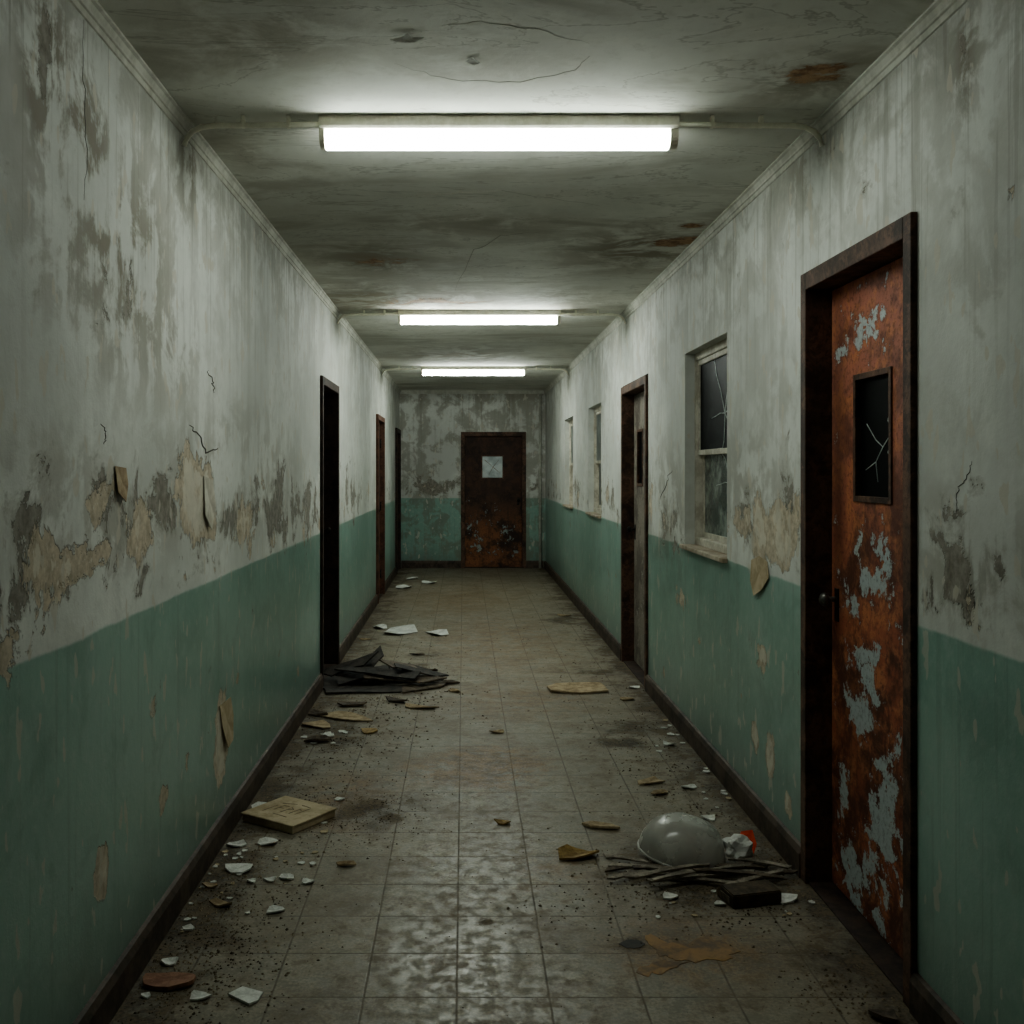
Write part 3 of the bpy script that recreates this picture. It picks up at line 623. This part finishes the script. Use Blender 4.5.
# x, y, z, length, width, rz, ry, rx
heap = [(-.28,.10,.000,.32,.20,.55,0,.03),(.16,.12,.000,.42,.18,-.45,0,.04),(-.06,-.24,.000,.52,.14,.12,0,.05),(.31,-.13,.000,.28,.16,.60,0,.04),(-.36,-.14,.000,.22,.14,-.6,0,.05),(.03,.34,.0,.42,.16,-.15,0,.06),
        (-.18,.0,.030,.44,.17,.55,-.08,.16),(.12,-.08,.034,.46,.14,-.08,.06,.18),(.27,.08,.030,.30,.15,-.7,.14,.14),(-.04,.16,.030,.46,.16,.25,.05,.16),
        (-.25,.06,.060,.34,.13,.20,-.30,.25),(-.02,-.06,.070,.54,.10,-.26,.05,.25),(.13,.10,.066,.34,.12,.65,.22,.2),(-.10,.16,.070,.30,.08,1.1,-.40,.15),(.22,-.04,.070,.28,.07,.15,.26,.2)]
lb_ = {11:'long dark board slanting across the top of the dark heap',10:'dark board tilted up at the wall side of the dark heap',2:'long flat dark board along the front of the dark heap',3:'short brown board at the right end of the dark heap',13:'narrow dark board sticking up at the back of the dark heap'}
for i, (x,y,z,L,w,rz,ry,rx) in enumerate(heap):
    o = obj('charred_board', plank(L,w,.010,0,(i%3-1)*.12,40+i,3,.40,.12), M['char_edge'] if i in (3,7,12) else M['char']); o.location = (hx+x,hy+y,z+.004+abs(math.sin(rx))*w*.5+abs(math.sin(ry))*L*.35); o.rotation_euler = (rx,ry,rz)
    tag(o, lb_.get(i,'charred broken board lying within the dark heap beside the near left doorway'),'board','charred boards in the heap by the left wall')
dx, dy = Fl(686,868)
sl = [(-.17,-.02,.0,.32,.10),(-.02,-.11,.0,.44,-.15),(.13,-.07,.0,.40,.12),(-.12,-.07,.010,.34,-.35),(.05,-.05,.010,.48,.02),(.20,-.05,.010,.30,.35),(-.20,.04,.0,.24,-.6),(.02,-.14,.010,.42,.2),(.16,-.14,.020,.34,-.1),(-.08,-.11,.020,.34,.28),(.26,-.03,.020,.22,-.4),(-.22,-.10,.0,.20,.5),(.30,-.10,.0,.20,.15),(.08,-.17,.0,.36,-.3),(-.05,-.15,.020,.26,.5),(.22,-.16,.010,.28,.45)]
ls = {0:'grey lath poking out at the left of the heap under the dome',10:'short grey lath at the right end of the heap under the dome',8:'topmost grey lath in front of the dome'}
for i, (x,y,z,L,rz) in enumerate(sl):
    o = obj('wood_lath', plank(L,.020,.007,.006,(i%3-1)*.3,80+i,5,.6), M['slat'] if i%4 else M['char_edge']); o.location = (dx+x,dy+y,z+.010); o.rotation_euler = (.14,(i%3-1)*.05,rz)
    tag(o, ls.get(i,'thin weathered lath in the low heap under the grey dome'),'lath','laths heaped under the dome')
# the dome
t = empty('dome_cover',(dx+.01,dy+.09,.026),.2); tag(t,'dusty grey plastic dome lying on laths near the rusty door','dome')
bm = bmesh.new(); R0, hh, n, m = .174, .138, 48, 18; rings = []
def wob(p): return 1+.05*mnoise.noise(p*7)+.010*mnoise.noise(p*20)
for j in range(m+1):
    a = PI/2*j/m; r = R0*math.cos(a)**.72 if j < m else 0; z = hh*math.sin(a)**1.1
    if j == m: rings.append([bm.verts.new((.01,0,hh*.985))]); continue
    ring = []
    for k in range(n):
        th = 2*PI*k/n; p = Vector((r*math.cos(th), r*math.sin(th), z)); p *= wob(p) if j else 1
        if p.x > R0*.72: p.x = R0*.72+(p.x-R0*.72)*.55       # dented flat side
        ring.append(bm.verts.new(p))
    rings.append(ring)
for A, Bq in zip(rings,rings[1:]):
    for k in range(n):
        bm.faces.new((A[k],A[(k+1)%n],Bq[(k+1)%n],Bq[k]) if len(Bq) > 1 else (A[k],A[(k+1)%n],Bq[0]))
obj('shell', bm, M['opal'], t, True)
P = []
for k in range(41):
    X = R0*1.02*math.cos(2*PI*k/40); X = X if X < R0*.72 else R0*.72+(X-R0*.72)*.55; P.append((X,R0*1.02*math.sin(2*PI*k/40),.002))
obj('rim', tube(bmesh.new(),P,.005,8), M['opal'], t, True)
t.rotation_euler = (math.radians(3),math.radians(6),.1)
def crumple(r, sx, sy, sz, seed, amp=.45):
    bm = bmesh.new(); bmesh.ops.create_icosphere(bm,subdivisions=3,radius=1)
    for v in bm.verts:
        p = v.co.copy(); f = 1+amp*(mnoise.noise(p*1.6+Vector((seed,0,0)))+.6*abs(mnoise.noise(p*2.6+Vector((0,seed,0)))))
        v.co = Vector((p.x*f*sx,p.y*f*sy,p.z*f*sz))*r
    z0 = min(v.co.z for v in bm.verts)
    for v in bm.verts: v.co.z -= z0
    return bm
x, y = Fl(738,863); o = obj('crumpled_paper', crumple(.060,.9,.9,.62,3.3,.5), M['paper']); o.location = (x,y,.020); tag(o,'crumpled white paper right beside the grey dome','paper')
x, y = Fl(752,862); bm = chip_bm(.085,.110,.006,.015,12,6)
bmesh.ops.rotate(bm, verts=bm.verts, cent=(0,0,0), matrix=Matrix.Rotation(1.15,3,'X')); z0 = min(v.co.z for v in bm.verts)
for v in bm.verts: v.co.z -= z0
o = obj('orange_scrap', bm, M['orange']); o.location = (x+.004,y+.075,.001); o.rotation_euler = (0,0,-.2); tag(o,'bright orange-red plastic scrap behind the crumpled white paper','scrap')
# block
x, y = Fl(749,900); t = empty('wood_block',(x,y,0),.25); tag(t,'dark brown chamfered wood block in front of the lath heap','block')
bm = bmesh.new(); prism(bm,[(-.060,.0),(.060,.0),(.060,.028),(.035,.052),(-.060,.048)],'x',-.095,.095); bmesh.ops.bevel(bm,geom=list(bm.edges),offset=.004,segments=2,affect='EDGES'); obj('body', bm, M['block'], t)
obj('end_chip', bx(bmesh.new(),-.098,-.094,-.04,.03,.008,.034,.001), M['char_edge'], t)
# wet mustard-brown rag remains lying flat on the floor
def rag(pts, seed, th=.0008):
    poly = []
    r_ = random.Random(seed)
    for (a, b) in zip(pts, pts[1:]+pts[:1]):
        for k in range(3):
            t = k/3; poly.append(Fl(a[0]+(b[0]-a[0])*t+r_.uniform(-.9,.9), a[1]+(b[1]-a[1])*t+r_.uniform(-.5,.5)))
    cx = sum(p[0] for p in poly)/len(poly); cy = sum(p[1] for p in poly)/len(poly); bm = bmesh.new()
    A = [bm.verts.new((p[0]-cx,p[1]-cy,0)) for p in poly]; Bq = [bm.verts.new((p[0]-cx,p[1]-cy,th)) for p in poly]; n = len(poly)
    for k in range(n): bm.faces.new((A[k],A[(k+1)%n],Bq[(k+1)%n],Bq[k]))
    f1 = bm.faces.new(A); f2 = bm.faces.new(Bq); bmesh.ops.triangulate(bm, faces=[f1,f2])
    return bm, (cx,cy,.0006)
bm, l = rag([(644,937),(650,934),(658,938),(668,944),(678,942),(686,945),(698,938),(708,935),(714,941),(722,940),(730,946),(740,952),(729,955),(733,958),(722,962),(708,959),(696,963),(686,960),(676,961),(666,956),(660,957),(656,950),(649,945)],2)
o = obj('wet_rag', bm, M['mustard']); o.location = l; tag(o,'larger flat mustard-brown wet rag on the near floor','rag')
bm, l = rag([(636,973),(640,967),(648,966),(655,962),(664,960),(676,963),(690,962),(680,965),(676,968),(668,970),(662,975),(652,973),(648,977)],9)
o = obj('rag_strip', bm, M['mustard']); o.location = l; tag(o,'narrow mustard-brown strip in front of the larger wet rag','rag')
bm, l = rag([(619,944),(624,941),(632,940),(640,941),(645,944),(642,947),(634,949),(626,948)],21)
obj('tar_spot', bm, M['tar'], FLO).location = l

# dirt crumbs nobody could count
bm = bmesh.new(); rng = random.Random(1)
for (px,py,rx,ry,n,smin,smax) in [(215,900,45,55,2000,.002,.008),(300,800,45,32,900,.002,.008),(170,980,34,30,600,.002,.008),(365,810,40,18,560,.002,.006),
    (380,695,54,18,700,.003,.013),(335,730,38,18,640,.003,.011),(400,660,30,20,260,.004,.012),
    (690,885,66,24,900,.002,.009),(770,880,25,25,460,.002,.009),(720,800,45,25,800,.002,.008),(660,740,34,28,680,.003,.009),
    (520,760,140,90,300,.002,.005),(590,650,40,40,460,.003,.011),(480,610,60,30,320,.004,.010),(560,930,130,60,160,.002,.004),(860,990,40,20,340,.002,.008)]:
    for _ in range(n):
        x, y = Fl(px+rng.gauss(0,rx), max(560,py+rng.gauss(0,ry)))
        if not (XL+.03 < x < XR-.03 and .5 < y < 15.5): continue
        s = rng.uniform(smin,smax)*rng.uniform(.5,1); vs = []
        for k in range(5):
            a = k*2*PI/5+rng.uniform(-.4,.4); vs.append(bm.verts.new((x+math.cos(a)*s*rng.uniform(.6,1.2),y+math.sin(a)*s*rng.uniform(.6,1.2),.0004)))
        tp = bm.verts.new((x+rng.uniform(-.3,.3)*s,y+rng.uniform(-.3,.3)*s,s*rng.uniform(.5,1.0)))
        bm.faces.new(vs)
        for k in range(5): bm.faces.new((vs[k],vs[(k+1)%5],tp))
tag(obj('dirt_crumbs',bm,M['crumb']),'brown dirt crumbs and grit strewn over the floor along both baseboards','dirt',kind='stuff')

# paint flakes hanging from the wall and the ceiling
def flake(name, label, fn, place, pts, out, mat, curl=.02):
    w = [Vector(place(*fn(*p))) for p in pts]; c = sum(w,Vector())/len(w); o = Vector(out); bm = bmesh.new()
    zs = [p.z for p in w]; z1, z0 = max(zs), min(zs); ys = [p.y for p in w]
    def off(p): t = (z1-p.z)/(z1-z0) if z1-z0 > .01 else (p.y-min(ys))/(max(ys)-min(ys)); return o*(.002+curl*t*t)
    A = [bm.verts.new(p-c+off(p)) for p in w]; Bq = [bm.verts.new(p-c+off(p)+o*.002) for p in w]; n = len(w)
    ca, cb = bm.verts.new(off(c)), bm.verts.new(off(c)+o*.002)
    for k in range(n):
        q = (k+1)%n; bm.faces.new((A[k],A[q],ca)); bm.faces.new((Bq[k],Bq[q],cb)); bm.faces.new((A[k],A[q],Bq[q],Bq[k]))
    ob = obj(name,bm,mat); ob.location = c; tag(ob,label,'paint flake')
flake('paint_flake','pale paint flake curling off the right wall below the near window',Rw,pr,[(752,560),(760,556),(768,562),(770,578),(764,590),(757,596),(752,580)],(-1,0,0),M['card'],.012)
flake('paint_flake','beige curled strip peeling from the green left wall',Lw,pl,[(219,706),(230,697),(232,715),(229,740),(224,748),(221,728)],(1,0,0),M['card'],.015)
flake('paint_flake','pale paint flake standing off the left wall above the green line',Lw,pl,[(203,476),(212,480),(214,505),(208,530),(203,515)],(1,0,0),M['cream'],.012)
flake('paint_flake','brown torn flake on the left wall left of the beige plaster patch',Lw,pl,[(114,466),(125,468),(126,484),(121,502),(115,492)],(1,0,0),M['tan'],.012)
flake('paint_flake','white star-shaped paint flake hanging from the ceiling',Cl,pc,[(390,38),(402,36),(408,32),(412,36),(424,36),(414,40),(402,40)],(0,0,-1),M['white'],.004)
flake('paint_flake','small white paint flake on the ceiling above the nearest light',Cl,pc,[(466,60),(472,57),(480,61),(474,63)],(0,0,-1),M['white'],.004)

# ------------------------------------------------------------------ light, world, camera
W = bpy.data.worlds.new('World'); bpy.context.scene.world = W; W.use_nodes = True
W.node_tree.nodes['Background'].inputs[0].default_value = (.5,.6,.55,1); W.node_tree.nodes['Background'].inputs[1].default_value = .01
try: bpy.context.scene.view_settings.look = 'AgX - Medium High Contrast'
except Exception: pass
cam = bpy.data.cameras.new('Camera'); cam.sensor_width = 36; cam.lens = 36; cam.shift_x = (512-VX)/1024; cam.shift_y = -(512-VY)/1024; cam.clip_start = .02
co = bpy.data.objects.new('Camera',cam); C.objects.link(co); co.location = (0,0,CH); co.rotation_euler = (PI/2,0,0)
bpy.context.scene.camera = co
